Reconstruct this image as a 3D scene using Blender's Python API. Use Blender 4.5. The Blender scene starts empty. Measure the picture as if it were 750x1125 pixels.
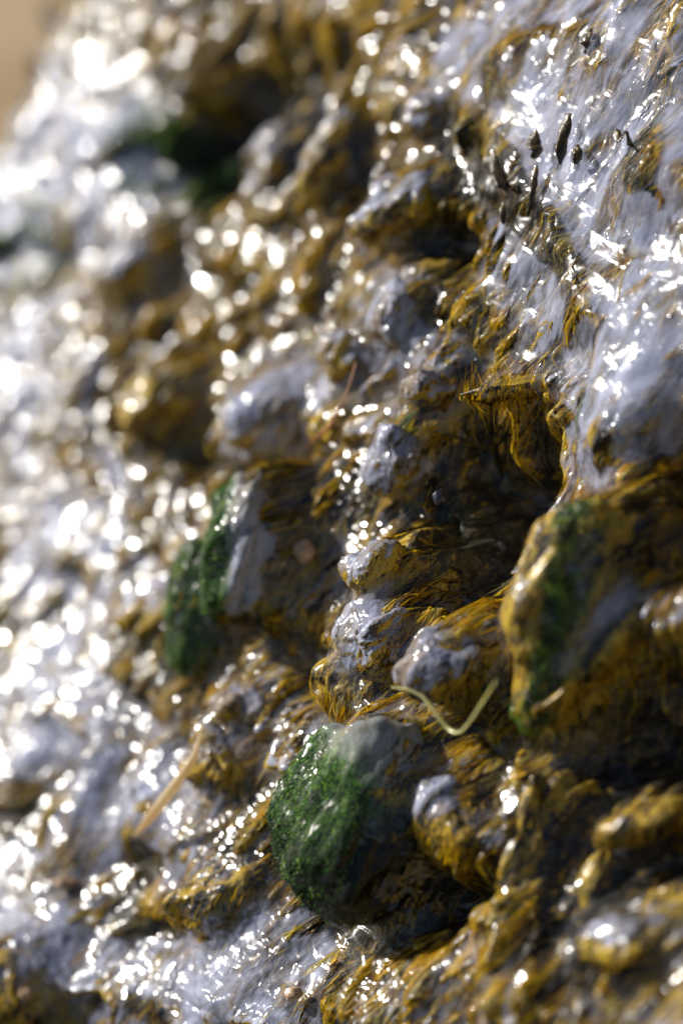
import bpy, math, random
import numpy as np
from mathutils import Matrix, Vector
R = math.radians
rng = np.random.default_rng(11)
random.seed(5)
scene = bpy.context.scene
COL = scene.collection

# ------------------------------------------------------------------ camera frame and slope frame
PITCH = R(30)
CAM = np.array([0.0, 0.0, 0.55])
CX = np.array([1.0, 0, 0]); CY = np.array([0, math.sin(PITCH), math.cos(PITCH)]); CZ = -np.array([0, math.cos(PITCH), -math.sin(PITCH)])
CB = np.stack([CX, CY, CZ], axis=1)              # camera axes in world (columns)
FOC, SENS, DIST = 85.0, 36.0, 0.60
PX = SENS / 1125.0 / FOC                          # tangent per photo pixel
def ray(px, py):
    d = np.array([(px - 375) * PX, -(py - 562.5) * PX, -1.0])
    return CB @ d
def project(P):
    q = (P - CAM) @ CB
    z = -q[..., 2]
    return 375 + q[..., 0] / z / PX, 562.5 - q[..., 1] / z / PX, z
N = CB @ np.array([-0.69, 0.26, 0.67]); N /= np.linalg.norm(N)
Y = np.array([0, 0, 1.0]) - N[2] * N; Y /= np.linalg.norm(Y)       # up the slope
X = np.cross(Y, N)
SB = np.stack([X, Y, N], axis=1)
P0 = CAM + ray(490, 600) * DIST
T = CB @ np.array([0, 0, -1.0]); T -= (T @ N) * N; T /= np.linalg.norm(T)   # receding direction in the slope
def on_slope(px, py, h=0.0):
    d = ray(px, py)
    t = ((P0 + N * h - CAM) @ N) / (d @ N)
    return CAM + d * t
tl = np.array([T @ X, T @ Y]); wl = np.array([-tl[1], tl[0]]); wl = wl * (1 if wl[1] > 0 else -1)
def base_h(gx, gy):
    s_ = gx * tl[0] + gy * tl[1]; w_ = gx * wl[0] + gy * wl[1]
    g = np.clip((s_ - 0.0) / 0.13, 0, 1); g = g * g * (3 - 2 * g)
    return -11.0 * np.maximum(0, s_ - 0.262) ** 2 - 0.24 * (0.06 - 0.05 * np.log1p(np.exp(-(w_ + 0.03) / 0.05))) * g
def on_surf(px, py, lift=0.0):
    h = lift
    for _ in range(14):
        P = on_slope(px, py, h); l = (P - P0) @ SB
        h = 0.4 * h + 0.6 * (lift + float(base_h(np.array(l[0]), np.array(l[1]))))
    return P
def px_m(P):                                       # metres per photo pixel at P
    return float(-((P - CAM) @ CB)[2]) * PX

# ------------------------------------------------------------------ noise
def _h(ix, iy, iz, s):
    n = (ix * 374761393 + iy * 668265263 + iz * 2147483647 % 1000003 + iz * 1274126177 + s * 144665) & 0xffffffff
    n = ((n ^ (n >> 13)) * 1274126177) & 0xffffffff
    return (n ^ (n >> 16)) & 0xffffffff
def perlin(x, y, z=0.0, s=0):
    x = np.asarray(x, float); y = np.asarray(y, float); z = np.zeros_like(x) + z
    x0 = np.floor(x).astype(np.int64); y0 = np.floor(y).astype(np.int64); z0 = np.floor(z).astype(np.int64)
    fx = x - x0; fy = y - y0; fz = z - z0
    u = fx**3 * (fx * (fx * 6 - 15) + 10); v = fy**3 * (fy * (fy * 6 - 15) + 10); w = fz**3 * (fz * (fz * 6 - 15) + 10)
    flat = not np.any(fz)
    out = 0
    for dz in ((0,) if flat else (0, 1)):
        wz = 1.0 if flat else (w if dz else 1 - w)
        for dy in (0, 1):
            wy = v if dy else 1 - v
            for dx in (0, 1):
                wx = u if dx else 1 - u
                hh = _h(x0 + dx, y0 + dy, z0 + dz, s)
                a = (hh & 1023) / 1023.0 * 6.28318; c = ((hh >> 10) & 1023) / 511.5 - 1
                if flat: g = np.cos(a) * (fx - dx) + np.sin(a) * (fy - dy)
                else:
                    sc = np.sqrt(1 - c * c)
                    g = np.cos(a) * sc * (fx - dx) + np.sin(a) * sc * (fy - dy) + c * (fz - dz)
                out = out + wx * wy * wz * g
    return out * 1.4
def fbm(x, y, z=0.0, s=0, o=4, g=0.5):
    r = 0; a = 1; f = 1
    for k in range(o):
        r = r + a * perlin(x * f, y * f, z * f if np.any(z) else 0.0, s + k * 17); a *= g; f *= 2.03
    return r
def billow(x, y, s=0, o=3):
    r = 0; a = 1; f = 1
    for k in range(o):
        n = perlin(x * f, y * f, 0.0, s + k * 31)
        r = r + a * (np.sqrt(n * n + 0.006) * 2.0 - 0.55); a *= 0.5; f *= 2.1
    return r
def smooth(a, b, x):
    t = np.clip((x - a) / (b - a), 0, 1); return t * t * (3 - 2 * t)

# ------------------------------------------------------------------ scene helpers
def tag(o, label=None, cat=None, group=None, kind=None):
    if label: o['label'] = label
    if cat: o['category'] = cat
    if group: o['group'] = group
    if kind: o['kind'] = kind
    return o
def mesh_obj(name, verts, faces, mat, parent=None, smooth_=True, attrs=None, into=None):
    me = bpy.data.meshes.new(name)
    verts = np.asarray(verts, np.float32); faces = np.asarray(faces, np.int32)
    k = faces.shape[1]
    me.vertices.add(len(verts)); me.vertices.foreach_set('co', verts.ravel())
    me.loops.add(faces.size); me.loops.foreach_set('vertex_index', faces.ravel())
    me.polygons.add(len(faces)); me.polygons.foreach_set('loop_start', np.arange(0, faces.size, k, dtype=np.int32))
    me.polygons.foreach_set('loop_total', np.full(len(faces), k, np.int32))
    me.update(calc_edges=True)
    me.polygons.foreach_set('use_smooth', np.full(len(faces), smooth_, bool))
    if attrs:
        for nme, a in attrs.items():
            at = me.attributes.new(nme, 'FLOAT', 'POINT'); at.data.foreach_set('value', np.asarray(a, np.float32).ravel())
    me.materials.append(mat)
    if into is not None: into.data = me; return into
    o = bpy.data.objects.new(name, me); COL.objects.link(o)
    if parent: o.parent = parent
    return o
def set_frame(o, basis, loc):
    m = Matrix([list(basis[0]), list(basis[1]), list(basis[2])]).to_4x4(); m.translation = Vector(loc)
    o.matrix_world = m
class NT:
    def __init__(s, name):
        s.m = bpy.data.materials.new(name); s.m.use_nodes = True; s.t = s.m.node_tree; s.t.nodes.clear()
        s.out = s.n('ShaderNodeOutputMaterial')
    def n(s, typ, **kw):
        nd = s.t.nodes.new(typ)
        for k, v in kw.items(): setattr(nd, k, v)
        return nd
    def put(s, sock, v):
        if v is None: return
        if hasattr(v, 'links') or isinstance(v, bpy.types.NodeSocket): s.t.links.new(v, sock)
        else: sock.default_value = v
    def math(s, op, a, b=None, c=None, clamp=False):
        nd = s.n('ShaderNodeMath', operation=op, use_clamp=clamp)
        s.put(nd.inputs[0], a); s.put(nd.inputs[1], b)
        if c is not None: s.put(nd.inputs[2], c)
        return nd.outputs[0]
    def vmap(s, vec, scale, loc=(0, 0, 0), rot=(0, 0, 0)):
        nd = s.n('ShaderNodeMapping'); s.put(nd.inputs['Vector'], vec)
        nd.inputs['Scale'].default_value = scale; nd.inputs['Location'].default_value = loc; nd.inputs['Rotation'].default_value = rot
        return nd.outputs[0]
    def noise(s, vec, scale=1, detail=4, rough=0.55, dist=0.0):
        nd = s.n('ShaderNodeTexNoise'); s.put(nd.inputs['Vector'], vec)
        nd.inputs['Scale'].default_value = scale; nd.inputs['Detail'].default_value = detail
        nd.inputs['Roughness'].default_value = rough; nd.inputs['Distortion'].default_value = dist
        return nd.outputs[0]
    def ramp(s, fac, stops, interp='LINEAR'):
        nd = s.n('ShaderNodeValToRGB'); s.put(nd.inputs[0], fac); cr = nd.color_ramp; cr.interpolation = interp
        while len(cr.elements) < len(stops): cr.elements.new(0.5)
        for e, (p, c) in zip(cr.elements, stops): e.position = p; e.color = (*c, 1) if len(c) == 3 else c
        return nd.outputs[0]
    def mix(s, fac, a, b, typ='MIX'):
        nd = s.n('ShaderNodeMix', data_type='RGBA', blend_type=typ)
        s.put(nd.inputs[0], fac); s.put(nd.inputs[6], a if not isinstance(a, tuple) else (*a, 1)); s.put(nd.inputs[7], b if not isinstance(b, tuple) else (*b, 1))
        return nd.outputs[2]
    def smap(s, v, a, b, lo=0.0, hi=1.0):
        nd = s.n('ShaderNodeMapRange', interpolation_type='SMOOTHSTEP'); s.put(nd.inputs[0], v)
        nd.inputs[1].default_value = a; nd.inputs[2].default_value = b; nd.inputs[3].default_value = lo; nd.inputs[4].default_value = hi
        return nd.outputs[0]
    def attr(s, name):
        return s.n('ShaderNodeAttribute', attribute_name=name).outputs['Fac']
    def bump(s, h, dist, strength=1.0, normal=None):
        nd = s.n('ShaderNodeBump'); nd.inputs['Strength'].default_value = strength; nd.inputs['Distance'].default_value = dist
        s.put(nd.inputs['Height'], h)
        if normal is not None: s.put(nd.inputs['Normal'], normal)
        return nd.outputs[0]

slope = bpy.data.objects.new('rock_slope', bpy.data.meshes.new('rock_slope')); COL.objects.link(slope)

# ------------------------------------------------------------------ materials
def wet_rock(name, frame):
    s = NT(name)
    tc = s.n('ShaderNodeTexCoord'); tc.object = frame; co = tc.outputs['Object']
    mm = s.vmap(co, (1000, 1000, 1000))                       # millimetres in the slope frame
    geo = s.n('ShaderNodeNewGeometry')
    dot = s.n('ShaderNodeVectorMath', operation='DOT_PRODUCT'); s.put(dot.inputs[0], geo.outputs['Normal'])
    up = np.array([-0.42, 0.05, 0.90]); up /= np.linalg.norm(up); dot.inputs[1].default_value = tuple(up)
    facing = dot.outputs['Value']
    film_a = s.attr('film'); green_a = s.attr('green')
    streak = s.noise(s.vmap(mm, (0.42, 0.13, 0.3), rot=(0, 0, 0.12)), 1, 5, 0.62, 0.8)
    blot = s.noise(s.vmap(mm, (0.085, 0.06, 0.08)), 1, 4, 0.6, 0.4)
    fine = s.noise(s.vmap(mm, (1.9, 0.55, 1.2), rot=(0, 0, 0.1)), 1, 4, 0.65, 0.5)
    grain = s.noise(mm, 2.2, 3, 0.7)
    # pale film coverage; upward faces get more, as painted sky glare
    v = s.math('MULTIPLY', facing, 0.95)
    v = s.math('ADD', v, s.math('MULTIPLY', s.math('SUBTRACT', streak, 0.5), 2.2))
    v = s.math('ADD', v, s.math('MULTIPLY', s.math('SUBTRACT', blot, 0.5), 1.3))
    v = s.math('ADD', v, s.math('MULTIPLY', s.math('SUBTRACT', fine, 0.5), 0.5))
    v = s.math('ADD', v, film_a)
    film_glare = s.smap(v, 0.84, 1.06)
    # algae colours
    t = s.math('ADD', s.math('MULTIPLY', streak, 0.55), s.math('MULTIPLY', fine, 0.45))
    gap = s.noise(s.vmap(mm, (0.26, 0.085, 0.2), rot=(0, 0, 0.15), loc=(3, 9, 2)), 1, 3, 0.6, 0.7)
    t = s.math('MULTIPLY_ADD', t, 1.7, -0.325)
    t = s.math('ADD', t, s.math('MULTIPLY', s.math('SUBTRACT', gap, 0.5), 1.0))
    t = s.math('ADD', t, s.smap(film_a, -1.2, -0.35, -0.20, 0.02))  # hollows and creases darkened here, shade painted into the algae colour
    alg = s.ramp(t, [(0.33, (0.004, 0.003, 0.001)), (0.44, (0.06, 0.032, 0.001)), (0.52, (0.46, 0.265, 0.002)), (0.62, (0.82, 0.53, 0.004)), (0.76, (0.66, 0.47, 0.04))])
    olive = s.ramp(fine, [(0.35, (0.016, 0.017, 0.004)), (0.60, (0.16, 0.14, 0.035)), (0.8, (0.34, 0.30, 0.14))])
    alg = s.mix(s.smap(blot, 0.50, 0.72, 0, 0.75), alg, olive)
    # pale film over rock, lavender colour painted in for reflected sky
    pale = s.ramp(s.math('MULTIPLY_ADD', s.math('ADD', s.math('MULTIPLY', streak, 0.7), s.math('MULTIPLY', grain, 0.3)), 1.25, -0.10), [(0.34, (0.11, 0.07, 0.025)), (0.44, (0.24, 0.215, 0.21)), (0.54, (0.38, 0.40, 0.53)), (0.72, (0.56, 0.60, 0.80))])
    pale = s.mix(s.smap(s.noise(s.vmap(mm, (0.06, 0.035, 0.05), loc=(7, 3, 1)), 1, 4, 0.6, 0.6), 0.46, 0.64, 0, 0.8), pale, (0.24, 0.155, 0.06))
    pale = s.mix(s.smap(green_a, 0.02, 0.3, 0, 0.85), pale, s.ramp(fine, [(0.35, (0.07, 0.10, 0.05)), (0.6, (0.24, 0.30, 0.21)), (0.75, (0.36, 0.42, 0.34))]))
    c = s.mix(film_glare, alg, pale)
    grn = s.ramp(s.math('ADD', s.math('MULTIPLY', grain, 0.6), s.math('MULTIPLY', fine, 0.4)), [(0.43, (0.0003, 0.003, 0.0003)), (0.50, (0.006, 0.045, 0.0005)), (0.56, (0.04, 0.19, 0.001)), (0.64, (0.32, 0.50, 0.02))])
    gv = s.math('ADD', green_a, s.math('MULTIPLY', s.math('SUBTRACT', s.math('ADD', s.math('MULTIPLY', streak, 0.5), s.math('MULTIPLY', grain, 0.5)), 0.5), 2.6))
    grn = s.mix(s.smap(film_a, -1.3, -0.5), (0.0010, 0.0035, 0.0008), grn)  # low film bias blackens the green, painting in an unlit side
    c = s.mix(s.smap(gv, 0.4, 0.6), c, grn)
    b = s.n('ShaderNodeBsdfPrincipled')
    s.put(b.inputs['Base Color'], c)
    s.put(b.inputs['Roughness'], s.math('ADD', 0.45, s.math('MULTIPLY', fine, 0.2)))
    s.put(b.inputs['Normal'], s.bump(s.math('MULTIPLY', s.math('ADD', fine, s.math('MULTIPLY', grain, 0.6)), s.smap(film_glare, 0, 1, 1.0, 0.25)), 0.0012, 0.8))
    # wet skin
    rip = s.noise(s.vmap(mm, (0.30, 0.20, 0.25), rot=(0, 0, 0.5)), 1, 1, 0.3, 0.5)
    gm = s.smap(gv, 0.4, 0.6); s.put(b.inputs['Coat Weight'], s.math('SUBTRACT', 1.0, s.math('MULTIPLY', gm, 0.35))); s.put(b.inputs['Specular IOR Level'], s.math('SUBTRACT', 0.5, s.math('MULTIPLY', gm, 0.35))); b.inputs['Coat IOR'].default_value = 1.5; s.put(b.inputs['Coat Roughness'], s.smap(film_glare, 0, 1, 0.30, 0.15))
    s.put(b.inputs['Coat Normal'], s.bump(rip, 0.0014, 1.0))
    s.t.links.new(b.outputs[0], s.out.inputs[0])
    return s.m
def strand_mat(name, stops, trans=0.6, coat=0.12, rg=0.42):
    s = NT(name)
    c = s.ramp(s.attr('tone'), stops)
    b = s.n('ShaderNodeBsdfPrincipled'); s.put(b.inputs['Base Color'], c); b.inputs['Roughness'].default_value = rg
    b.inputs['Coat Weight'].default_value = coat; b.inputs['Coat Roughness'].default_value = 0.08
    tr = s.n('ShaderNodeBsdfTranslucent'); s.put(tr.inputs[0], c)
    mx = s.n('ShaderNodeMixShader'); mx.inputs[0].default_value = trans
    s.t.links.new(b.outputs[0], mx.inputs[1]); s.t.links.new(tr.outputs[0], mx.inputs[2]); s.t.links.new(mx.outputs[0], s.out.inputs[0])
    return s.m
def water_mat(frame):
    s = NT('water_film')
    tc = s.n('ShaderNodeTexCoord'); tc.object = frame; mm = s.vmap(tc.outputs['Object'], (1000, 1000, 1000))
    rip = s.noise(s.vmap(mm, (0.16, 0.27, 0.25), rot=(0, 0, 0.35)), 1, 1, 0.35, 0.7)
    big = s.noise(s.vmap(mm, (0.10, 0.045, 0.1), rot=(0, 0, 0.2)), 1, 4, 0.6, 0.8)
    stk = s.noise(s.vmap(mm, (0.9, 0.16, 0.3), rot=(0, 0, 0.15)), 1, 4, 0.6, 0.5)
    b = s.n('ShaderNodeBsdfPrincipled')
    s.put(b.inputs['Base Color'], s.ramp(stk, [(0.3, (0.46, 0.49, 0.66)), (0.7, (0.62, 0.67, 0.90))]))  # milky lavender base colour painted in for the sky's reflection
    b.inputs['Roughness'].default_value = 0.17; b.inputs['IOR'].default_value = 1.5
    s.put(b.inputs['Normal'], s.bump(s.math('MULTIPLY', rip, s.attr('ripple')), 0.0018, 1.0))
    s_edge = s.attr('edge')
    tp = s.n('ShaderNodeBsdfTransparent'); tp.inputs[0].default_value = (0.97, 0.98, 1, 1)
    gl = s.n('ShaderNodeBsdfGlossy'); gl.inputs['Roughness'].default_value = 0.15
    nb = s.bump(s.math('MULTIPLY', rip, s.attr('ripple')), 0.0018, 1.0); s.put(gl.inputs['Normal'], nb)
    fr = s.n('ShaderNodeFresnel'); fr.inputs['IOR'].default_value = 1.5; s.put(fr.inputs['Normal'], nb)
    clear = s.n('ShaderNodeMixShader'); riv = s.smap(s.noise(s.vmap(mm, (0.075, 0.03, 0.06), rot=(0, 0, 0.2), loc=(1, 5, 0)), 1, 3, 0.6, 0.8), 0.42, 0.60, 0.25, 1.3)
    riv = s.math('ADD', riv, s.math('MULTIPLY', s.math('SUBTRACT', s.attr('ripple'), 0.24), 1.6))
    s.put(clear.inputs[0], s.math('MINIMUM', s.math('MULTIPLY', fr.outputs[0], riv), 0.35))
    s.t.links.new(tp.outputs[0], clear.inputs[1]); s.t.links.new(gl.outputs[0], clear.inputs[2])
    mx = s.n('ShaderNodeMixShader')
    st2 = s.math('MULTIPLY_ADD', stk, 1.1, -0.05)
    f = s.smap(s.math('ADD', s.math('MULTIPLY', big, 0.82), s.math('MULTIPLY', st2, 0.18)), 0.38, 0.64, 0.03, 0.5)
    f = s.math('MULTIPLY', f, s.smap(s.attr('edge'), 0.0, 0.6, 0.0, 1.2), clamp=True)
    s.put(mx.inputs[0], f)
    s.t.links.new(clear.outputs[0], mx.inputs[1]); s.t.links.new(b.outputs[0], mx.inputs[2]); s.t.links.new(mx.outputs[0], s.out.inputs[0])
    return s.m
def plain_mat(name, stops, scale, rough=0.35, bump=0.0005, coat=0.6, trans=0.0):
    s = NT(name)
    tc = s.n('ShaderNodeTexCoord'); n1 = s.noise(tc.outputs['Object'], scale, 5, 0.6, 0.4)
    b = s.n('ShaderNodeBsdfPrincipled'); s.put(b.inputs['Base Color'], s.ramp(n1, stops)); b.inputs['Roughness'].default_value = rough
    b.inputs['Coat Weight'].default_value = coat; b.inputs['Coat Roughness'].default_value = 0.08
    s.put(b.inputs['Normal'], s.bump(n1, bump, 0.8)); s.t.links.new(b.outputs[0], s.out.inputs[0])
    if trans:
        tr = s.n('ShaderNodeBsdfTranslucent'); s.put(tr.inputs[0], s.ramp(n1, stops)); mx = s.n('ShaderNodeMixShader'); mx.inputs[0].default_value = trans
        s.t.links.new(b.outputs[0], mx.inputs[1]); s.t.links.new(tr.outputs[0], mx.inputs[2]); s.t.links.new(mx.outputs[0], s.out.inputs[0])
    return s.m

# ------------------------------------------------------------------ the slope: features read off the photograph, laid on the slope
# (px, py, rx, ry, angle deg ccw, height mm, film bias (+ pale with painted sky glare, - algae and painted shade), green, smoothness)
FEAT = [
 # hollows, with shade painted in through low film bias
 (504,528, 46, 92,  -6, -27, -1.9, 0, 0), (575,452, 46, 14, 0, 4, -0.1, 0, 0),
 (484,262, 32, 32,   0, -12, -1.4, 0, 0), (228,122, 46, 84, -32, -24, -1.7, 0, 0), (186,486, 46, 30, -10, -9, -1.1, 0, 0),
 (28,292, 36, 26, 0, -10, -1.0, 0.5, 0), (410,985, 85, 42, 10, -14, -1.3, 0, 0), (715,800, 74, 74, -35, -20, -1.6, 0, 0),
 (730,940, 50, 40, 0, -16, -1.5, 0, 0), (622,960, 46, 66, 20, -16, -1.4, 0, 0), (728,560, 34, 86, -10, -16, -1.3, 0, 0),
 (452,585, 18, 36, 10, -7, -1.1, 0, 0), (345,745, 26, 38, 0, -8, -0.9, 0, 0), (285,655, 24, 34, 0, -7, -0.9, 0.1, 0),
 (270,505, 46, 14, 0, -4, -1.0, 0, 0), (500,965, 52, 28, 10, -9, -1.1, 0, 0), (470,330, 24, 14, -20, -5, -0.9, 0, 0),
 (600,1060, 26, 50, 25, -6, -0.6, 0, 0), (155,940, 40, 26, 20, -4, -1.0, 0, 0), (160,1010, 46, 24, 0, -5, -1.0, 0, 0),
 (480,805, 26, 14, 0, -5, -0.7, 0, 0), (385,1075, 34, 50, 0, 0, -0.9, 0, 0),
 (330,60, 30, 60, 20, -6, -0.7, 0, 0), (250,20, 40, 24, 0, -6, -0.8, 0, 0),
 (670,905, 105, 165, 10, -20, -0.9, 0, 0), (350,130, 26, 60, 20, -8, -1.0, 0, 0), (660,560, 20, 60, 10, -6, -0.6, 0, 0),  # first entry also paints the ridge's shade over the lower right
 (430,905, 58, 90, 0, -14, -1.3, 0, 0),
 # pale wet sheets, their lavender a painted sky reflection
 (620,70, 135, 70, 15, 4, 0.75, 0, 1), (700,190, 90, 60, 30, 3, 0.7, 0, 1), (600,180, 70, 50, 30, 1, 0.15, 0, 1),
 (700,330, 80, 80, 0, 3, 0.8, 0, 1), (680,455, 70, 50, 35, 4, 0.7, 0, 1), (650,430, 60, 14, 35, 0, -1.1, 0.3, 0.6),
 (610,330, 50, 60, 25, 1, 0.2, 0, 0.6), (300,450, 58, 34, 20, 4, 0.75, 0, 1), (440,350, 32, 42, 0, 3, 0.6, 0, 0.6),
 (240,1075, 105, 58, 5, 3, 0.8, 0, 1), (140,870, 100, 70, -30, 2, 0.6, 0, 0.8), (60,780, 90, 60, 0, 2, 0.6, 0, 0.8),
 (40,1010, 60, 50, 0, 1, 0.45, 0, 0.6), (100,1050, 60, 40, 0, 1, 0.45, 0, 0.7), (60,190, 110, 90, 30, 0, 0.9, 0, 0.8),
 (30,430, 80, 70, 30, 0, 0.9, 0, 0.8), (70,590, 70, 50, 30, 2, 0.6, 0, 0.7), (150,330, 60, 40, 30, 0, -0.2, 0, 0), (150,650, 60, 40, 30, 3, 0.0, 0, 0.3),
 (120,180, 50, 60, 30, 3, 0.8, 0, 0.3), (275,175, 30, 28, 30, 6, 0.7, 0, 0),
 (465,60, 50, 26, 30, 2, 0.4, 0, 0), (640,715, 60, 26, 35, 3, -0.5, 0, 0), (700,680, 50, 40, 30, 4, 0.2, 0, 0.3),
 (560,890, 26, 18, 20, 4, 0.7, 0, 0), (700,1020, 50, 28, 10, 4, 0.6, 0, 0), (670,960, 24, 36, 0, 3, 0.4, 0, 0), (740,1060, 30, 40, 0, 2, 0.3, 0, 0),
 # algae banks and lips
 (535,185, 44, 60, 30, 3, -1.6, 0, 0), (555,75, 46, 30, 45, 4, -1.7, 0, 0), (625,40, 44, 16, 20, 2, -1.6, 0, 0), (650,80, 14, 30, 30, 1, -0.8, 0, 0),
 (725,190, 48, 30, 30, 4, -1.9, 0, 0), (685,70, 30, 16, 20, 2, -1.5, 0, 0), (745,30, 10, 40, 0, 2, -0.9, 0, 0),
 (600,240, 24, 80, 30, 3, -1.5, 0, 0), (520,330, 32, 80, 35, 2, -1.0, 0, 0), (640,290, 14, 60, 25, 2, -1.3, 0, 0),
 (400,150, 50, 80, 25, 3, -0.95, 0, 0), (430,50, 60, 60, 20, 2, -0.7, 0, 0), (340,170, 50, 60, 30, 3, -0.9, 0, 0),
 (300,290, 80, 50, 40, 2, -0.8, 0, 0), (120,440, 70, 34, 40, 0, -1.1, 0, 0), (200,380, 60, 40, 40, 0, -0.9, 0, 0),
 (506,560, 14, 90, 8, 2, -0.6, 0, 0), (470,500, 14, 90, 15, 3, -0.5, 0.3, 0),
 (370,500, 40, 60, 30, 2, -0.85, 0.1, 0), (400,560, 40, 30, 0, 2, -0.7, 0, 0), (300,560, 0.1, 0.1, 0, 0, 0, 0, 0),
 (400,740, 44, 50, 10, 5, -0.6, 0, 0), (310,640, 34, 70, 20, 2, -0.85, 0.25, 0), (190,720, 50, 70, 30, 2, -0.95, 0, 0),
 (250,900, 60, 50, 40, 3, -0.55, 0, 0), (220,980, 60, 24, 20, 2, -0.6, 0, 0), (60,900, 50, 36, 0, 0, -0.7, 0, 0), (130,985, 60, 30, 20, 1, -0.6, 0, 0),
 (20,1080, 50, 60, -30, 5, -1.0, 0, 0), (150,1100, 70, 20, 0, 1, -0.6, 0, 0), (190,160, 34, 64, 30, 0, -0.5, 1.0, 0), (30,255, 44, 30, 30, 2, -0.2, 1.0, 0),
 (545,1000, 30, 90, 10, 6, -0.6, 0, 0), (560,830, 30, 90, 10, 4, -0.5, 0, 0), (660,790, 50, 24, 50, 6, -0.7, 0, 0), (640,1060, 60, 50, 20, 3, -0.5, 0, 0),
 (480,1060, 60, 60, 20, 2, -0.3, 0, 0), (700,560, 20, 90, 10, 4, -0.7, 0, 0), (560,760, 20, 50, 10, 2, -0.3, 0, 0),
]
FX, FY = [], []
corners = np.array([on_slope(px, py) for px, py in ((-60, -60), (810, -60), (-60, 1190), (810, 1190))])
loc = (corners - P0) @ SB
x0, y0 = loc[:, 0].min() - 0.06, loc[:, 1].min() - 0.08; x1, y1 = loc[:, 0].max() + 0.08, loc[:, 1].max() + 0.09
print('slope extents', x0, x1, y0, y1)
STEP = 0.00062
nx, ny = int((x1 - x0) / STEP), int((y1 - y0) / STEP)
gx, gy = np.meshgrid(np.linspace(x0, x1, nx), np.linspace(y0, y1, ny))
print('grid', nx, ny)
B = P0 + gx[..., None] * X + gy[..., None] * Y + base_h(gx, gy)[..., None] * N
fpx, fpy, fz = project(B)
mx_, my_ = gx * 1000, gy * 1000
wx = perlin(mx_ / 26, my_ / 26, 0, 5) * 22; wy = perlin(mx_ / 26, my_ / 26, 0, 6) * 22   # wobble of the outlines
wx2 = perlin(mx_ / 7, my_ / 9, 0, 7) * 9; wy2 = perlin(mx_ / 7, my_ / 9, 0, 8) * 12
qx, qy = fpx + wx + wx2, fpy + wy + wy2
H = np.zeros_like(gx); film = np.zeros_like(gx); green = np.zeros_like(gx); sheet = np.zeros_like(gx)
for (ex, ey, rx, ry, an, hh, ff, gg, ss) in FEAT:
    if rx < 1: continue
    sh = hh / 1000.0
    # a raised or sunk feature is seen shifted by its own height
    ex2 = ex + 0.5 * hh * 0.69 / 0.226; ey2 = ey + 0.5 * hh * 0.26 / 0.226
    if hh < 0: ex2, ey2 = ex - 0.3 * hh * 0.69 / 0.226, ey - 0.3 * hh * 0.26 / 0.226
    ca, sa = math.cos(R(an)), math.sin(R(an))
    dx, dy = qx - ex2, -(qy - ey2)
    a = (dx * ca + dy * sa) / rx; b = (-dx * sa + dy * ca) / ry
    r2 = a * a + b * b
    w = np.exp(-(r2 ** 1.5) * 0.8)
    H += w * sh; film += w * ff; green = np.maximum(green, w * gg); sheet = np.maximum(sheet, np.exp(-r2 * r2 * 0.6) * ss)
ux = mx_ + perlin(mx_ / 30, my_ / 30, 0, 21) * 9; uy = my_ + perlin(mx_ / 30, my_ / 30, 0, 22) * 9
lump1 = billow(ux / 24, uy / 42, 41, 2); lump2 = billow(ux / 8.5, uy / 19, 61, 2)
fib = perlin(ux / 2.0, uy / 11, 0, 71) + 0.6 * perlin(ux / 1.0, uy / 6, 0, 72)
mid = perlin(ux / 3.8, uy / 11, 0, 73)
rough_ = 1 - 0.9 * sheet
def terrace(per, k, seed, amp):
    ph = (my_ + 0.32 * mx_ + perlin(mx_ / per * 0.75, my_ / per * 0.45, 0, seed) * per * 1.0 + perlin(mx_ / per * 2.1, my_ / per, 0, seed + 1) * per * 0.22) / per
    f = ph - np.floor(ph)
    h = np.where(f < k, 1 - f / k, (f - k) / (1 - k)); h = h * h * (3 - 2 * h) * 0.4 + h * 0.6
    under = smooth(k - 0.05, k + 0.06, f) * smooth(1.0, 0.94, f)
    a = np.clip(0.6 + 0.9 * perlin(mx_ / per / 1.6, my_ / per / 1.6, 0, seed + 2), 0.1, 1.3)
    return (h - 0.5) * amp * a, under * np.clip(a, 0, 1), a
t1, u1, a1 = terrace(30, 0.76, 201, 6.0); t2, u2, a2 = terrace(12.5, 0.74, 221, 2.4)
right_ = 0.55 + 0.85 * smooth(420, 150, fpx)
H += (t1 * right_ * (1 - 0.3 * sheet) + t2 * (1 - 0.65 * sheet)) / 1000
film += 0.12 - u1 * 0.75 * (1 - 0.3 * sheet) - u2 * 0.5 * (1 - 0.7 * sheet)  # terrace undersides get less of the painted sky glare
fleck = smooth(0.34, 0.52, perlin(mx_ / 5.5 + 0.25 * my_ / 5.5, my_ / 15, 0, 301) + 0.35 * perlin(mx_ / 2.2, my_ / 5, 0, 302)) * sheet
film -= fleck * 1.5 + 1.3 * smooth(0.30, 0.50, perlin(mx_ / 17 + 0.2 * my_ / 17, my_ / 15, 0, 311)) * smooth(380, 250, fpx); H += fleck * 0.0006
film = np.clip(film, -1.9, 0.9)
H += (lump1 * 3.8 * (1 - 0.6 * sheet) + lump2 * 2.7 * rough_ + mid * 2.0 * rough_ + fib * 0.33 * (1 - 0.9 * sheet)) / 1000
side = (lump2 * 0.8 + lump1 * 0.6) * 0.004 * rough_             # lumps sag downhill
Hall = base_h(gx, gy) + H
set_frame(slope, SB, P0)
ROCK = wet_rock('wet_algae_rock', slope)
STONE_V = []
vis = (fpx > -230) & (fpx < 1000) & (fpy > -230) & (fpy < 1360)
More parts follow.
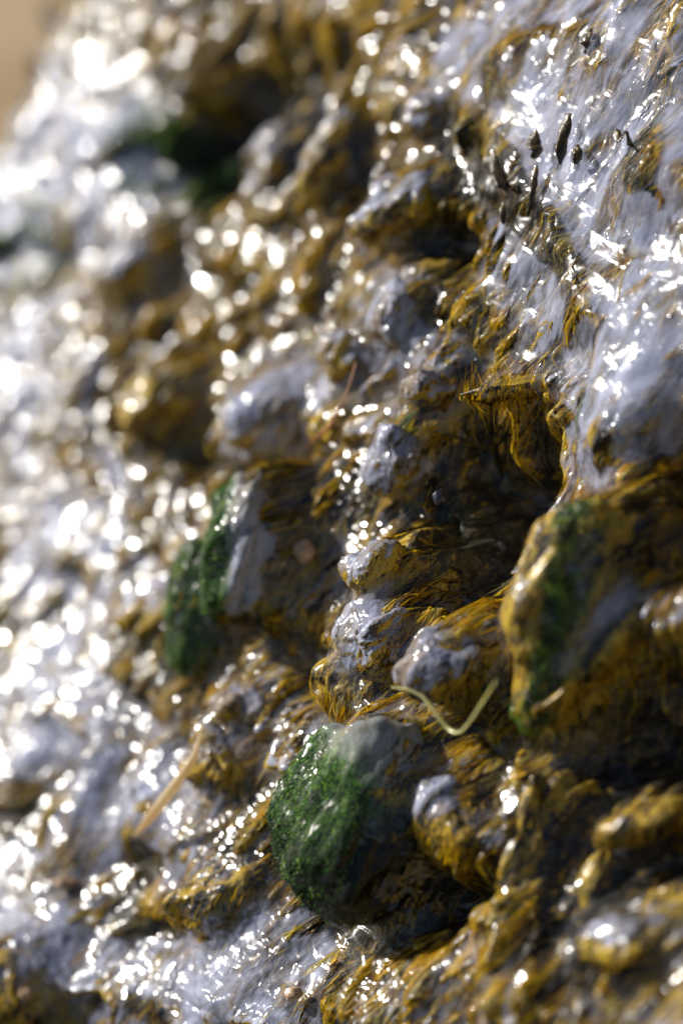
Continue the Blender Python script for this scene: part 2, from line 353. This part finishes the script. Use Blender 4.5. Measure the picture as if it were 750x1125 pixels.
# ------------------------------------------------------------------ algae: strands combed downhill
GOLD = strand_mat('golden_algae', [(0.0, (0.006, 0.004, 0.001)), (0.25, (0.05, 0.026, 0.001)), (0.42, (0.50, 0.27, 0.002)), (0.62, (0.90, 0.58, 0.005)), (0.85, (0.95, 0.72, 0.03)), (1.0, (0.62, 0.54, 0.22))])
GREEN = strand_mat('green_algae', [(0.0, (0.001, 0.008, 0.0005)), (0.45, (0.012, 0.07, 0.002)), (0.75, (0.07, 0.24, 0.006)), (1.0, (0.30, 0.42, 0.04))], 0.25, 0.08, 0.5)
def ribbons(paths, side, width, tone):
    n, k, _ = paths.shape
    prof = np.sin(np.linspace(0.35, math.pi - 0.12, k))[None, :, None]
    w = width[:, None, None] * prof
    a = paths - side * w; b = paths + side * w
    V = np.stack([a, b], 2).reshape(-1, 3)
    base = (np.arange(n) * k * 2)[:, None] + (np.arange(k - 1) * 2)[None]
    F = np.stack([base, base + 1, base + 3, base + 2], -1).reshape(-1, 4)
    return V, F, np.repeat(tone, k * 2)
def slope_strands(n, prob, K=7):
    p = prob.ravel().astype(float); p /= p.sum()
    idx = rng.choice(p.size, n, p=p); iy, ix = np.divmod(idx, nx)
    ln = rng.uniform(3.0, 13.0, n) / 1000 / STEP / (K - 1)
    drift = rng.normal(0.10, 0.22, n); ph = rng.uniform(0, 6.28, n)
    lift = rng.uniform(0.05, 0.7, n) / 1000
    pts = []; nr = []
    for k in range(K):
        t = k / (K - 1)
        yy = np.clip(iy - ln * k, 0, ny - 1); xx = np.clip(ix - drift * ln * k + np.sin(ph + t * 4) * 1.1, 0, nx - 1)
        a = yy.astype(int); b = xx.astype(int)
        pts.append(L[a, b] + NL[a, b] * (lift * (0.25 + math.sin(t * 2.4)))[:, None]); nr.append(NL[a, b])
    P = np.stack(pts, 1); Nn = np.stack(nr, 1)
    P[:, 1:-1] = 0.25 * P[:, :-2] + 0.5 * P[:, 1:-1] + 0.25 * P[:, 2:]
    d = np.gradient(P, axis=1); sd = np.cross(d, Nn); sd /= np.linalg.norm(sd, axis=-1, keepdims=True) + 1e-9
    sd = sd + Nn * rng.uniform(-0.5, 0.5, n)[:, None, None]
    tn = perlin(ix * STEP * 1000 / 2.8, iy * STEP * 1000 / 8, 0, 33) * 0.95 + 0.57 + rng.normal(0, 0.15, n) - 0.6 * smooth(-0.7, -1.15, film[iy, ix])  # strands in hollows get a darker tone too, as painted shade
    return ribbons(P, sd, rng.uniform(0.08, 0.30, n) / 1000, np.clip(tn, 0, 1))
# ------------------------------------------------------------------ stones
def ico(sub):
    import bmesh
    bm = bmesh.new(); bmesh.ops.create_icosphere(bm, subdivisions=sub, radius=1.0)
    v = np.array([p.co[:] for p in bm.verts]); f = np.array([[q.index for q in p.verts] for p in bm.faces]); bm.free()
    return v, f
ICO = {k: ico(k) for k in (4, 6)}
def stone_shape(seed, sub=6, lump=0.16, cuts=7, cut=0.72, fine=1.0, planes=()):
    v, f = ICO[sub]; v = v.copy(); r = np.random.default_rng(seed)
    for (n, c) in planes:
        n = np.array(n) / np.linalg.norm(n); d = v @ n; over = np.maximum(0, d - c); v -= n * (over * over / (over + 0.03))[:, None] * 0.93
    for _ in range(cuts):
        n = r.normal(size=3); n /= np.linalg.norm(n); c = r.uniform(cut, 0.95)
        d = v @ n; over = np.maximum(0, d - c); k = 0.04
        v -= n * (over * over / (over + k))[:, None] * 0.85
    o = seed * 3.7
    d = 1 + lump * perlin(v[:, 0] * 1.1 + o, v[:, 1] * 1.1, v[:, 2] * 1.1 + 0.01, seed) \
          + 0.07 * fine * perlin(v[:, 0] * 3 + o, v[:, 1] * 3, v[:, 2] * 3 + 0.01, seed + 3) \
          + 0.028 * fine * perlin(v[:, 0] * 8 + o, v[:, 1] * 6, v[:, 2] * 8 + 0.01, seed + 5) \
          + 0.012 * fine * perlin(v[:, 0] * 20 + o, v[:, 1] * 13, v[:, 2] * 20 + 0.01, seed + 7)
    return v * d[:, None], f
UPW = np.array([-0.42, 0.05, 0.90])
def stone(px, py, rx, ry, rz, ang, lift, label, film_b=0.2, green_b=0.0, seed=1, strands=700, slen=(2.0, 6.0), gstr=0, name='wet_stone', cat='stone', mat=None, green_fn=None, lump=0.30, cuts=7, sub=6, fine=1.0, film_fn=None, group='stones set in the wet rock slope', cut=0.72, planes=()):
    P = on_surf(px, py, lift / 1000)
    m = px_m(P)
    ca, sa = math.cos(R(ang)), math.sin(R(ang))
    Bs = CB @ np.array([[ca, -sa, 0], [sa, ca, 0], [0, 0, 1.0]])
    v, f = stone_shape(seed, sub, lump, cuts, fine=fine, cut=cut, planes=planes)
    u = v / np.linalg.norm(v, axis=1, keepdims=True)
    v = v * np.array([rx, ry, rz]) * m
    W = v @ Bs.T
    # normals
    nn = (u / np.array([rx, ry, rz])); nn /= np.linalg.norm(nn, axis=1, keepdims=True); nW = nn @ Bs.T
    if sub > 4:
        q = (W + P - P0) @ SB * 1000
        dd = perlin(q[:, 0] / 2.0, q[:, 1] / 11, q[:, 2] / 2.5 + 0.01, 71) * 0.30 + perlin(q[:, 0] / 4.5, q[:, 1] / 14, q[:, 2] / 5 + 0.01, 75) * 1.4 + perlin(q[:, 0] / 11, q[:, 1] / 26, q[:, 2] / 11 + 0.01, 76) * 3.2
        W = W + nW * (dd / 1000)[:, None] * fine
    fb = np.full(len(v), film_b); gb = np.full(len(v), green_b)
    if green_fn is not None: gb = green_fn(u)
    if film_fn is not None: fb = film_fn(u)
    if sub > 4: STONE_V.append(W + P)
    o = mesh_obj(name, W, f, mat or ROCK, attrs={'film': fb, 'green': gb}); o.location = Vector(P)
    tag(o, label, cat, group)
    def fringe(nm, n, wts, mt, ln, wd, tone_off=0.0):
        w = np.clip(wts, 0, None); w = w / w.sum()
        ix = rng.choice(len(v), n, p=w)
        p = W[ix]; q = nW[ix]
        g = np.array([-0.15, -0.1, -1.0]) + rng.normal(0, 0.18, (n, 3))
        g = g - (g * q).sum(1, keepdims=True) * q; g /= np.linalg.norm(g, axis=1, keepdims=True)
        le = rng.uniform(*ln, n)[:, None] / 1000; lf = rng.uniform(0.1, 0.8, n)[:, None] / 1000
        K = 5; pts = []
        for k in range(K):
            t = k / (K - 1)
            pts.append(p + g * le * t + q * lf * (0.3 + math.sin(t * 2.6)) - q * (le * t) ** 2 / (2 * 0.35 * m * min(rx, ry) + 1e-6) * 0.5)
        Pp = np.stack(pts, 1); sd = np.cross(g, q)[:, None] + q[:, None] * rng.uniform(-0.5, 0.5, n)[:, None, None]; sd = np.repeat(sd, K, 1)
        V, F, tn = ribbons(Pp, sd, rng.uniform(*wd, n) / 1000, np.clip(rng.normal(0.50, 0.2, n) + 0.75 * perlin(p[:, 0] * 330, p[:, 2] * 170, p[:, 1] * 330 + 0.01, 9), 0, 1))
        return mesh_obj(nm, V, F, mt, parent=o, attrs={'tone': tn})
    if strands:
        up = nW @ UPW
        fringe('algae_fringe', strands, np.clip(0.62 - up - fb * 0.5, 0.0, 1.0) * (gb < 0.45) + 1e-5, GOLD, slen, (0.08, 0.2))
    if gstr:
        fringe('moss', gstr, np.clip(gb - 0.3, 0, 1) * smooth(0.35, -0.35, u[:, 0]) + 1e-6, GREEN, (0.5, 1.6), (0.08, 0.2))
    return o
up_of = lambda u, a, b, c: u @ (np.array([a, b, c]) / math.sqrt(a * a + b * b + c * c))
# the green one, the hero of the picture
stone(402, 900, 106, 122, 62, -14, 9, 'large rounded stone green with moss on its left side and glossy on top', seed=3, strands=400, gstr=1400,
      planes=[((-0.85, 0.12, 0.5), 0.68), ((0.45, -0.22, 0.85), 0.78)],
      green_fn=lambda u: 0.16 + 0.80 * smooth(0.50, -0.02, u[:, 1] * 0.85 + u[:, 0] * 0.45),
      film_fn=lambda u: -0.55 - 0.5 * smooth(0.1, -0.7, u[:, 1]) + 1.5 * smooth(0.0, 0.4, u[:, 1] - 0.2 * np.clip(u[:, 0] - 0.3, 0, 1)) - 1.15 * smooth(-0.25, 0.35, u[:, 0] - 0.35 * u[:, 1]) * smooth(0.6, 0.3, u[:, 1]), name='mossy_stone', group=None, lump=0.12, cuts=5, fine=0.7)  # right and lower parts painted dark as the unlit side
stone(268, 598, 46, 84, 48, -14, 15, 'grey stone with a long green mossy left flank, under a dark algae overhang', seed=8, strands=60, gstr=1800,
      green_fn=lambda u: 0.1 + 0.7 * smooth(-0.15, -0.5, u[:, 0] * 0.9 + u[:, 1] * 0.35), film_fn=lambda u: 1.35 + 0 * u[:, 0], name='mossy_stone', group=None, lump=0.12)
stone(218, 672, 36, 76, 40, -14, 8, 'narrow dark green mossy wedge of stone below the grey stone', seed=9, strands=120, gstr=2000,
      green_fn=lambda u: 0.75 + 0 * u[:, 0], name='mossy_stone', group=None, lump=0.12)
stone(622, 665, 62, 116, 56, -12, 5, 'tall olive green mossy boulder with a tan left edge, right of the dark cavity', seed=14, strands=900, gstr=3500,
      green_fn=lambda u: 0.46 * smooth(-0.75, -0.35, u[:, 0]) * smooth(0.7, 0.2, u[:, 0]), film_fn=lambda u: -0.3 + 0 * u[:, 0], name='mossy_boulder', group=None)
stone(412, 626, 36, 33, 34, 20, 9, 'small round lavender grey stone with gold algae at its foot, left of the cavity', seed=21, film_b=0.6, strands=350)
stone(492, 722, 56, 42, 50, 22, 9, 'broad glossy lavender stone directly above the pale grass blade', seed=23, film_b=0.8, strands=300)
stone(418, 696, 52, 36, 50, 35, 7, 'sloping wet stone with bright ripples just above the large green stone', seed=24, film_b=0.6, strands=500)
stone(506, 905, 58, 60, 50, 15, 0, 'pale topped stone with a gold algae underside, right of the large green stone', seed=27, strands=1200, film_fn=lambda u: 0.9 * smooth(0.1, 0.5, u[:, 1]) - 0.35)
stone(466, 428, 33, 27, 30, 20, 4, 'lavender stone with a rounded end below the thin glinting rim', seed=31, film_b=0.9, strands=200)
stone(440, 505, 36, 40, 34, 20, 3, 'lavender slab of stone above the small round stone', seed=33, film_b=0.9, strands=250)
stone(440, 352, 36, 40, 34, 10, 3, 'flat pale stone under the small dark overhang', seed=34, film_b=0.9, strands=250)
stone(378, 395, 32, 34, 34, 20, 4, 'speckled pale stone beside the thin reddish stem', seed=36, film_b=0.55, strands=300)
stone(446, 226, 58, 36, 44, 24, 5, 'jutting stone whose gold algae lip overhangs a small black hollow', seed=38, film_b=0.4, strands=900)
stone(470, 128, 26, 26, 26, 25, 4, 'small pale stone with four glints high above the overhang', seed=41, film_b=0.6, strands=150)
stone(375, 175, 40, 60, 40, -25, 4, 'blurred gold and pale stone up the slope left of the overhang', seed=43, film_b=0.2, strands=500)
stone(300, 176, 42, 30, 34, 40, 2, 'blurred white glaring stone at the lower edge of the upper dark hollow', seed=44, film_b=0.6, strands=300)
stone(566, 424, 60, 11, 16, 8, 1, 'broad stone brow hung with gold algae above the deep cavity', seed=46, film_b=-0.2, strands=800, slen=(2.0, 6.0))
stone(268, 780, 30, 34, 30, 30, 4, 'angular pale blue stone above the orange stem', seed=48, film_b=0.6, strands=120, cut=0.6)
stone(246, 838, 40, 44, 36, 30, 3, 'dull brown and grey stone between the orange stem and the large green stone', seed=49, film_b=0.1, strands=350)
stone(395, 755, 46, 50, 40, -30, 3, 'stone draped in long gold brown algae above the left of the large green stone', seed=51, film_b=-0.3, strands=2500, slen=(4.0, 11.0))
stone(300, 455, 56, 34, 44, 24, 3, 'smooth blurred lavender slab with glints on its upper edge', seed=53, film_b=0.7, strands=150)
stone(728, 893, 62, 22, 36, 22, -14, 'arched stone rimmed in gold algae over a black hollow near the right edge', seed=55, film_b=-0.6, strands=1100)
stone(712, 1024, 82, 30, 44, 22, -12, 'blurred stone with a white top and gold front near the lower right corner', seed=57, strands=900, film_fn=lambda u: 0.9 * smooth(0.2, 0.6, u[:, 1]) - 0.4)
stone(652, 722, 92, 22, 40, 44, -1, 'long blurred ridge of stone with a pale crest leaning over the dark right side', seed=59, film_b=-0.25, strands=1100)
stone(575, 930, 22, 84, 30, -10, -4, 'gold algae covered stone with two glints on its tip', seed=61, film_b=-0.5, strands=700)
stone(655, 975, 22, 62, 30, -18, -14, 'blurred bluish grey stone standing in shade in the lower right', seed=63, film_b=-0.1, strands=250)
stone(12, 1085, 56, 62, 46, -30, 4, 'olive brown ribbed stone in the bottom left corner', seed=65, film_b=-0.6, strands=1300)
stone(240, 985, 62, 36, 40, 25, 3, 'low brown algae stone at the top edge of the lower water sheet', seed=67, film_b=-0.3, strands=900)
stone(650, 1085, 28, 66, 34, -28, -11, 'blurred gold stone at the bottom right among pale pebbly ones', seed=69, film_b=-0.5, strands=700)
stone(180, 440, 50, 36, 40, 30, 3, 'blurred gold algae stone above the middle left dark hollow', seed=71, film_b=-0.2, strands=500)
stone(150, 300, 50, 36, 40, 35, 3, 'blurred pale stone covered in light discs on the upper left', seed=73, film_b=0.5, strands=150)
PEB = plain_mat('cream_stone', [(0.3, (0.30, 0.17, 0.09)), (0.6, (0.55, 0.38, 0.24)), (0.8, (0.62, 0.52, 0.38))], 180)
DARK = plain_mat('dark_pebble', [(0.3, (0.01, 0.012, 0.02)), (0.7, (0.05, 0.055, 0.08))], 200)
for a in ((334, 606, 11, 13, 9, 10, 9, 'small cream orange pebble lying left of the round lavender stone', PEB, 81),
          (72, 970, 14, 7, 9, 0, 3.5, 'blurred cream pebble at the edge of the brown algae on the lower left', PEB, 83),
          (28, 1092, 8, 7, 7, 0, 12, 'tiny orange pebble on the ribbed corner stone', PEB, 84),
          (482, 546, 7, 9, 6, 0, 3, 'small dark blue pebble in the gold algae left of the cavity', DARK, 85),
          (322, 1092, 11, 8, 8, 10, 5, 'pale pebble beneath the lower water sheet beside its dark edge', PEB, 86)):
    stone(a[0], a[1], a[2], a[3], a[4], a[5], a[6], a[7], seed=a[9], strands=0, name='pebble', cat='pebble', mat=a[8], sub=4, group='loose pebbles')


# ------------------------------------------------------------------ settle the slope around the stones
def blur(a, sx, sy):
    fy = np.fft.fftfreq(a.shape[0]); fx = np.fft.rfftfreq(a.shape[1])
    g = np.exp(-2 * (math.pi ** 2) * ((fx[None] * sx) ** 2 + (fy[:, None] * sy) ** 2))
    return np.fft.irfft2(np.fft.rfft2(a) * g, s=a.shape)
SV = (np.concatenate(STONE_V) - P0) @ SB
sxi = ((SV[:, 0] - x0) / (x1 - x0) * (nx - 1)).round().astype(int); syi = ((SV[:, 1] - y0) / (y1 - y0) * (ny - 1)).round().astype(int)
ok = (sxi >= 0) & (sxi < nx) & (syi >= 0) & (syi < ny)
SH = np.full((ny, nx), -1.0); np.maximum.at(SH, (syi[ok], sxi[ok]), SV[ok, 2])
for _ in range(2):
    for ax in (0, 1):
        SH = np.maximum(SH, np.where(SH < -0.5, np.maximum(np.roll(SH, 1, ax), np.roll(SH, -1, ax)), SH))
total = np.maximum(Hall, SH)
skirt = np.roll(blur(total, 6, 6), 7, axis=0) - 0.0020
d_ = skirt - Hall; near = blur((SH > Hall).astype(float), 8, 8)
Hall = Hall + np.where(d_ > 0, d_ * smooth(0.02, 0.3, near), 0)
total = np.maximum(Hall, SH)
L = np.stack([gx, gy - side - 0.25 * np.clip(H, -0.004, 0.01), Hall], -1)
def grid_faces(ny, nx, keep=None):
    i = np.arange(ny * nx).reshape(ny, nx)
    f = np.stack([i[:-1, :-1], i[:-1, 1:], i[1:, 1:], i[1:, :-1]], -1)
    if keep is not None: f = f[keep]
    return f.reshape(-1, 4)
crease_shade = np.clip((Hall - blur(Hall, 7, 7)) / 0.0016, -1.3, 1.0)
film = np.clip(film + 0.38 * crease_shade * (1 - 0.6 * sheet), -1.6, 1.0)  # creases lowered and crests raised, painting crease shade into the colour
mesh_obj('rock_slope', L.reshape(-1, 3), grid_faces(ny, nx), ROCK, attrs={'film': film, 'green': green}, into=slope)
tag(slope, kind='structure')

# surface normals of the slope grid (local frame)
dxv = np.gradient(L, axis=1); dyv = np.gradient(L, axis=0)
NL = np.cross(dxv, dyv); NL /= np.linalg.norm(NL, axis=-1, keepdims=True) + 1e-12

# ------------------------------------------------------------------ running water: a film that bridges the small hollows
wet = np.clip(blur(sheet, 12, 12) * 1.25, 0, 1)
Hf = blur(total, 4, 6) + wet * 0.0008 + 0.0008 + perlin(mx_ / 9, my_ / 5, 0, 91) * 0.0006 * (0.3 + wet)
sh_ = blur(side + 0.25 * np.clip(H, -0.004, 0.01), 5, 8)
FL = np.stack([gx, gy - sh_, Hf], -1)[::2, ::2]
thick = np.clip((Hf - total) * 1000 / 1.6, 0, 1)
ed = thick * np.clip(0.35 + 0.65 * smooth(0.1, 0.5, wet) + 0.6 * film * 0.5, 0.0, 1) * (0.04 + 0.96 * smooth(-0.95, -0.35, blur(film, 4, 4)))  # milky sky tint cut back over the hollows painted dark
keepv = (vis & (Hf > total - 0.0015))[::2, ::2]; keep = keepv[:-1, :-1]
ff = grid_faces(FL.shape[0], FL.shape[1], keep)
dn = np.cross(np.gradient(FL, axis=1), np.gradient(FL, axis=0)); dn /= np.linalg.norm(dn, axis=-1, keepdims=True); dn = dn @ SB.T @ CB
for nm_, (a_, b_, c_, d_2) in {'left': (0, 220, 350, 1000), 'upleft': (0, 250, 100, 350), 'lowsheet': (160, 330, 1020, 1120), 'UR': (560, 750, 50, 450), 'mid': (350, 550, 300, 900)}.items():
    mk = ((gx * tl[0] + gy * tl[1] < 0.27) & (fpx > a_) & (fpx < b_) & (fpy > c_) & (fpy < d_2))[::2, ::2]; q_ = dn[mk]; m_ = q_.mean(0); m_ /= np.linalg.norm(m_)
    print('NORM', nm_, m_.round(2), 'std deg', round(float(np.degrees(np.arccos(np.clip(q_ @ m_, -1, 1))).mean()), 1), 'sun for mirror', (2 * m_[2] * m_ - np.array([0, 0, 1])).round(2))
used = np.unique(ff); remap = np.zeros(FL.shape[0] * FL.shape[1], np.int64); remap[used] = np.arange(len(used))
water = mesh_obj('water', FL.reshape(-1, 3)[used], remap[ff], water_mat(slope), attrs={'edge': ed[::2, ::2].reshape(-1)[used], 'ripple': (0.92 - 0.68 * smooth(420, 620, fpx))[::2, ::2].reshape(-1)[used]})
set_frame(water, SB, P0); tag(water, kind='structure')

pr = np.clip(0.35 - film, 0, 1.4) * np.clip(0.6 + lump2 * 1.1, 0.05, 1.6) * vis * (green < 0.4) * (0.02 + 0.98 * smooth(-1.35, -0.95, film)) * smooth(-0.012, -0.005, H) * (1 - sheet * smooth(-0.6, -0.1, film))
V, F, tn = slope_strands(100000, pr)
alg = mesh_obj('algae_growth', V, F, GOLD, attrs={'tone': tn}); set_frame(alg, SB, P0)
tag(alg, 'golden brown stringy algae combed downhill over the wet rock slope', 'algae', kind='stuff')
V, F, tn = slope_strands(5000, np.clip(green - 0.15, 0, 1) * vis)
ga = mesh_obj('green_algae_growth', V, F, GREEN, attrs={'tone': tn}); set_frame(ga, SB, P0)
tag(ga, 'dark green algae in the shaded hollow at upper left', 'algae', kind='stuff')

# ------------------------------------------------------------------ stems and blades
def surface_at(px, py, lift):
    """point on the built slope seen at that place"""
    return on_surf(px, py, lift / 1000)
def spline(pts, n):
    pts = np.array(pts); t = np.linspace(0, len(pts) - 1, n); out = []
    for q in t:
        i = min(int(q), len(pts) - 2); f = q - i
        p0 = pts[max(i - 1, 0)]; p1 = pts[i]; p2 = pts[i + 1]; p3 = pts[min(i + 2, len(pts) - 1)]
        out.append(0.5 * ((2 * p1) + (-p0 + p2) * f + (2 * p0 - 5 * p1 + 4 * p2 - p3) * f * f + (-p0 + 3 * p1 - 3 * p2 + p3) * f ** 3))
    return np.array(out)
def stem(name, pix, label, cat, mat, flat=0.35, parent=None, seed=0):
    """pix: (px, py, lift mm, half width px)"""
    C = [np.append(surface_at(a, b, l), w) for a, b, l, w in pix]
    S = spline(C, 60) if 'blade' not in name else np.array([np.interp(np.linspace(0, len(C) - 1, 60), range(len(C)), np.array(C)[:, k]) for k in range(4)]).T; P = S[:, :3]; w = S[:, 3] * PX * DIST * (1.12 if 'frond' in name else 1)
    rr = np.random.default_rng(seed)
    w = w * (1 + (0.5 if 'frond' in name else 0.12) * perlin(np.arange(60) / (13.0 if 'frond' in name else 7.0), np.zeros(60) + seed, 0, seed))
    d = np.gradient(P, axis=0); d /= np.linalg.norm(d, axis=1, keepdims=True)
    a = np.cross(d, -CZ * 0 + N); a /= np.linalg.norm(a, axis=1, keepdims=True); b = np.cross(a, d)
    tw = np.linspace(0, 1.5, 60)[:, None]; a2 = a * np.cos(tw) + b * np.sin(tw); b2 = -a * np.sin(tw) + b * np.cos(tw)
    M = 10; ring = []
    for k in range(M):
        t = 2 * math.pi * k / M
        ring.append(P + (a2 * math.cos(t) + b2 * math.sin(t) * flat) * w[:, None])
    V = np.stack(ring, 1).reshape(-1, 3); o0 = P[0]
    V = np.vstack([V, P[0], P[-1]]); n = 60 * M
    F = []
    for i in range(59):
        for k in range(M): F.append((i * M + k, i * M + (k + 1) % M, (i + 1) * M + (k + 1) % M, (i + 1) * M + k))
    for k in range(M): F.append((n, (k + 1) % M, k, k)); F.append((n + 1, 59 * M + k, 59 * M + (k + 1) % M, 59 * M + (k + 1) % M))
    F = [f for f in F]
    me = bpy.data.meshes.new(name); me.from_pydata((V - o0).tolist(), [], [tuple(dict.fromkeys(f)) for f in F]); me.update()
    me.polygons.foreach_set('use_smooth', np.ones(len(me.polygons), bool)); me.materials.append(mat)
    o = bpy.data.objects.new(name, me); COL.objects.link(o)
    if parent is None: o.location = Vector(o0); tag(o, label, cat)
    return o
BLADE = plain_mat('pale_grass', [(0.3, (0.88, 0.84, 0.34)), (0.6, (0.95, 0.92, 0.55)), (0.8, (0.95, 0.95, 0.72))], 90, 0.3, 0.0002, 0.4, 0.5)
ORANGE = plain_mat('orange_stem', [(0.3, (0.85, 0.68, 0.42)), (0.6, (0.93, 0.80, 0.56)), (0.8, (0.95, 0.88, 0.70))], 90, 0.4, 0.0002, 0.3, 0.6)
REDDISH = plain_mat('reddish_stem', [(0.3, (0.22, 0.08, 0.03)), (0.6, (0.50, 0.20, 0.07)), (0.8, (0.75, 0.40, 0.18))], 90, 0.4, 0.0002)
stem('grass_blade', [(430, 755, 24, 0.8), (447, 757, 23, 1.3), (464, 765, 21, 1.7), (478, 783, 19, 2.1), (491, 800, 17, 1.9), (499, 805, 17, 2.3), (506, 804, 17, 2.0), (514, 795, 18, 1.4), (530, 771, 21, 1.6), (545, 747, 24, 0.8)],
     'pale yellow green grass blade bent in a V across the stones', 'grass blade', BLADE, 0.7)
stem('straw', [(221, 800, 12, 1.5), (214, 828, 14, 4.0), (200, 852, 15, 5.5), (183, 875, 15, 6.5), (166, 897, 13, 6.0), (148, 918, 9, 2.0)],
     'curved orange straw lying among the bright glints on the left', 'straw', ORANGE, 0.85)
stem('thin_stem', [(391, 398, 14, 0.9), (383, 425, 14, 1.2), (374, 447, 14, 1.5), (366, 464, 13, 2.6), (354, 476, 12, 2.4), (340, 488, 9, 1.4)],
     'thin reddish brown stem hanging beside the speckled stone', 'stem', REDDISH, 0.9)

# ------------------------------------------------------------------ dark fronds floating on the upper pale sheet
FROND = plain_mat('dark_frond', [(0.35, (0.012, 0.007, 0.001)), (0.55, (0.06, 0.035, 0.002)), (0.8, (0.30, 0.18, 0.01))], 300, 0.3, 0.0008)
fr = [([(624, 125, 8, 5), (621, 140, 8, 6), (618, 152, 8, 5), (616, 165, 8, 6), (615, 181, 7, 2)], 'long dark frond alone in the middle of the upper pale sheet'),
      ([(588, 143, 8, 4), (586, 156, 8, 7), (589, 166, 8, 6), (584, 174, 8, 3)], 'forked dark frond left of the longest frond'),
      ([(588, 182, 7, 3), (586, 200, 7, 4), (584, 215, 7, 3), (579, 238, 6, 2)], 'dark frond trailing below the forked frond'),
      ([(632, 160, 8, 3), (634, 170, 8, 5), (632, 180, 7, 3)], 'short stubby dark frond right of the longest frond'),
      ([(675, 143, 8, 3), (680, 153, 8, 5), (687, 145, 8, 3), (692, 160, 8, 4)], 'small double dark frond near the right of the upper pale sheet'),
      ([(540, 166, 8, 4), (544, 185, 8, 6), (550, 200, 8, 7), (556, 210, 7, 3)], 'dark frond dangling over the brown edge of the upper pale sheet'),
      ([(645, 35, 6, 7), (648, 48, 6, 9), (644, 60, 6, 4)], 'dark clump of frond high on the upper pale sheet'),
      ([(552, 222, 7, 2), (552, 235, 7, 4), (552, 246, 7, 2)], 'tiny dark frond just below the dangling one')]
for i, (p, lb) in enumerate(fr):
    o = stem('algae_frond', p, lb, 'algae frond', FROND, 0.3, seed=i + 3); o['group'] = 'dark fronds on the upper pale sheet'

# ------------------------------------------------------------------ ground beyond
sm = NT('sand'); tcs = sm.n('ShaderNodeTexCoord'); n1 = sm.noise(tcs.outputs['Object'], 3.0, 5, 0.6, 0.4)
sep = sm.n('ShaderNodeSeparateXYZ'); sm.put(sep.inputs[0], tcs.outputs['Object'])
cs = sm.mix(sm.smap(sm.math('ADD', sep.outputs[1], sm.math('MULTIPLY', n1, 0.3)), 1.15, 1.45), (0.022, 0.018, 0.012), sm.ramp(n1, [(0.3, (0.42, 0.28, 0.14)), (0.6, (0.62, 0.44, 0.26)), (0.8, (0.68, 0.54, 0.36))]))  # unseen near ground darkened to cut its bounce onto the slope
bs = sm.n('ShaderNodeBsdfPrincipled'); sm.put(bs.inputs['Base Color'], cs); bs.inputs['Roughness'].default_value = 0.8
sm.put(bs.inputs['Normal'], sm.bump(n1, 0.004)); sm.t.links.new(bs.outputs[0], sm.out.inputs[0]); SAND = sm.m
n = 60; g = np.linspace(-1, 1, n); g = np.sign(g) * np.abs(g) ** 3 * 60; ax, ay = np.meshgrid(g, g)
az = fbm(ax * 2.1, ay * 2.1, 0, 3, 3) * 0.02
sand = mesh_obj('sand_bank', np.stack([ax, ay + 2, az], -1).reshape(-1, 3), grid_faces(n, n), SAND); tag(sand, kind='structure')
sand.location = (0, 0, -0.02)

# ------------------------------------------------------------------ light
sc = np.array([-0.82, 0.56, -0.06]); sd = CB @ (sc / np.linalg.norm(sc))
el = math.asin(sd[2]); az_ = math.atan2(sd[0], sd[1])
print('sun elevation', math.degrees(el), 'azimuth', math.degrees(az_))
sl = bpy.data.lights.new('sun', 'SUN'); sl.energy = 5.0; sl.angle = R(0.55); sl.color = (1.0, 0.95, 0.87)
so = bpy.data.objects.new('sun', sl); COL.objects.link(so); so.rotation_euler = Vector(sd).to_track_quat('Z', 'Y').to_euler()
w = bpy.data.worlds.new('World'); scene.world = w; w.use_nodes = True
nt = w.node_tree; sk = nt.nodes.new('ShaderNodeTexSky'); sk.sky_type = 'NISHITA'; sk.sun_disc = False
sk.sun_elevation = el; sk.sun_rotation = az_
bg = nt.nodes['Background']; nt.links.new(sk.outputs[0], bg.inputs[0]); bg.inputs[1].default_value = 0.058
# ------------------------------------------------------------------ camera
cd = bpy.data.cameras.new('camera'); cam = bpy.data.objects.new('camera', cd); COL.objects.link(cam)
set_frame(cam, CB, CAM)
cd.lens = FOC; cd.sensor_fit = 'VERTICAL'; cd.sensor_height = SENS; cd.sensor_width = 24
cd.clip_start = 0.01; cd.clip_end = 500
cd.dof.use_dof = True; cd.dof.focus_distance = DIST - 0.008; cd.dof.aperture_fstop = 3.6
scene.camera = cam
scene.view_settings.view_transform = 'Standard'; scene.view_settings.look = 'None'; scene.view_settings.exposure = 0
try:
    scene.cycles.sample_clamp_indirect = 4.0
    scene.cycles.transparent_max_bounces = 8
except Exception: pass
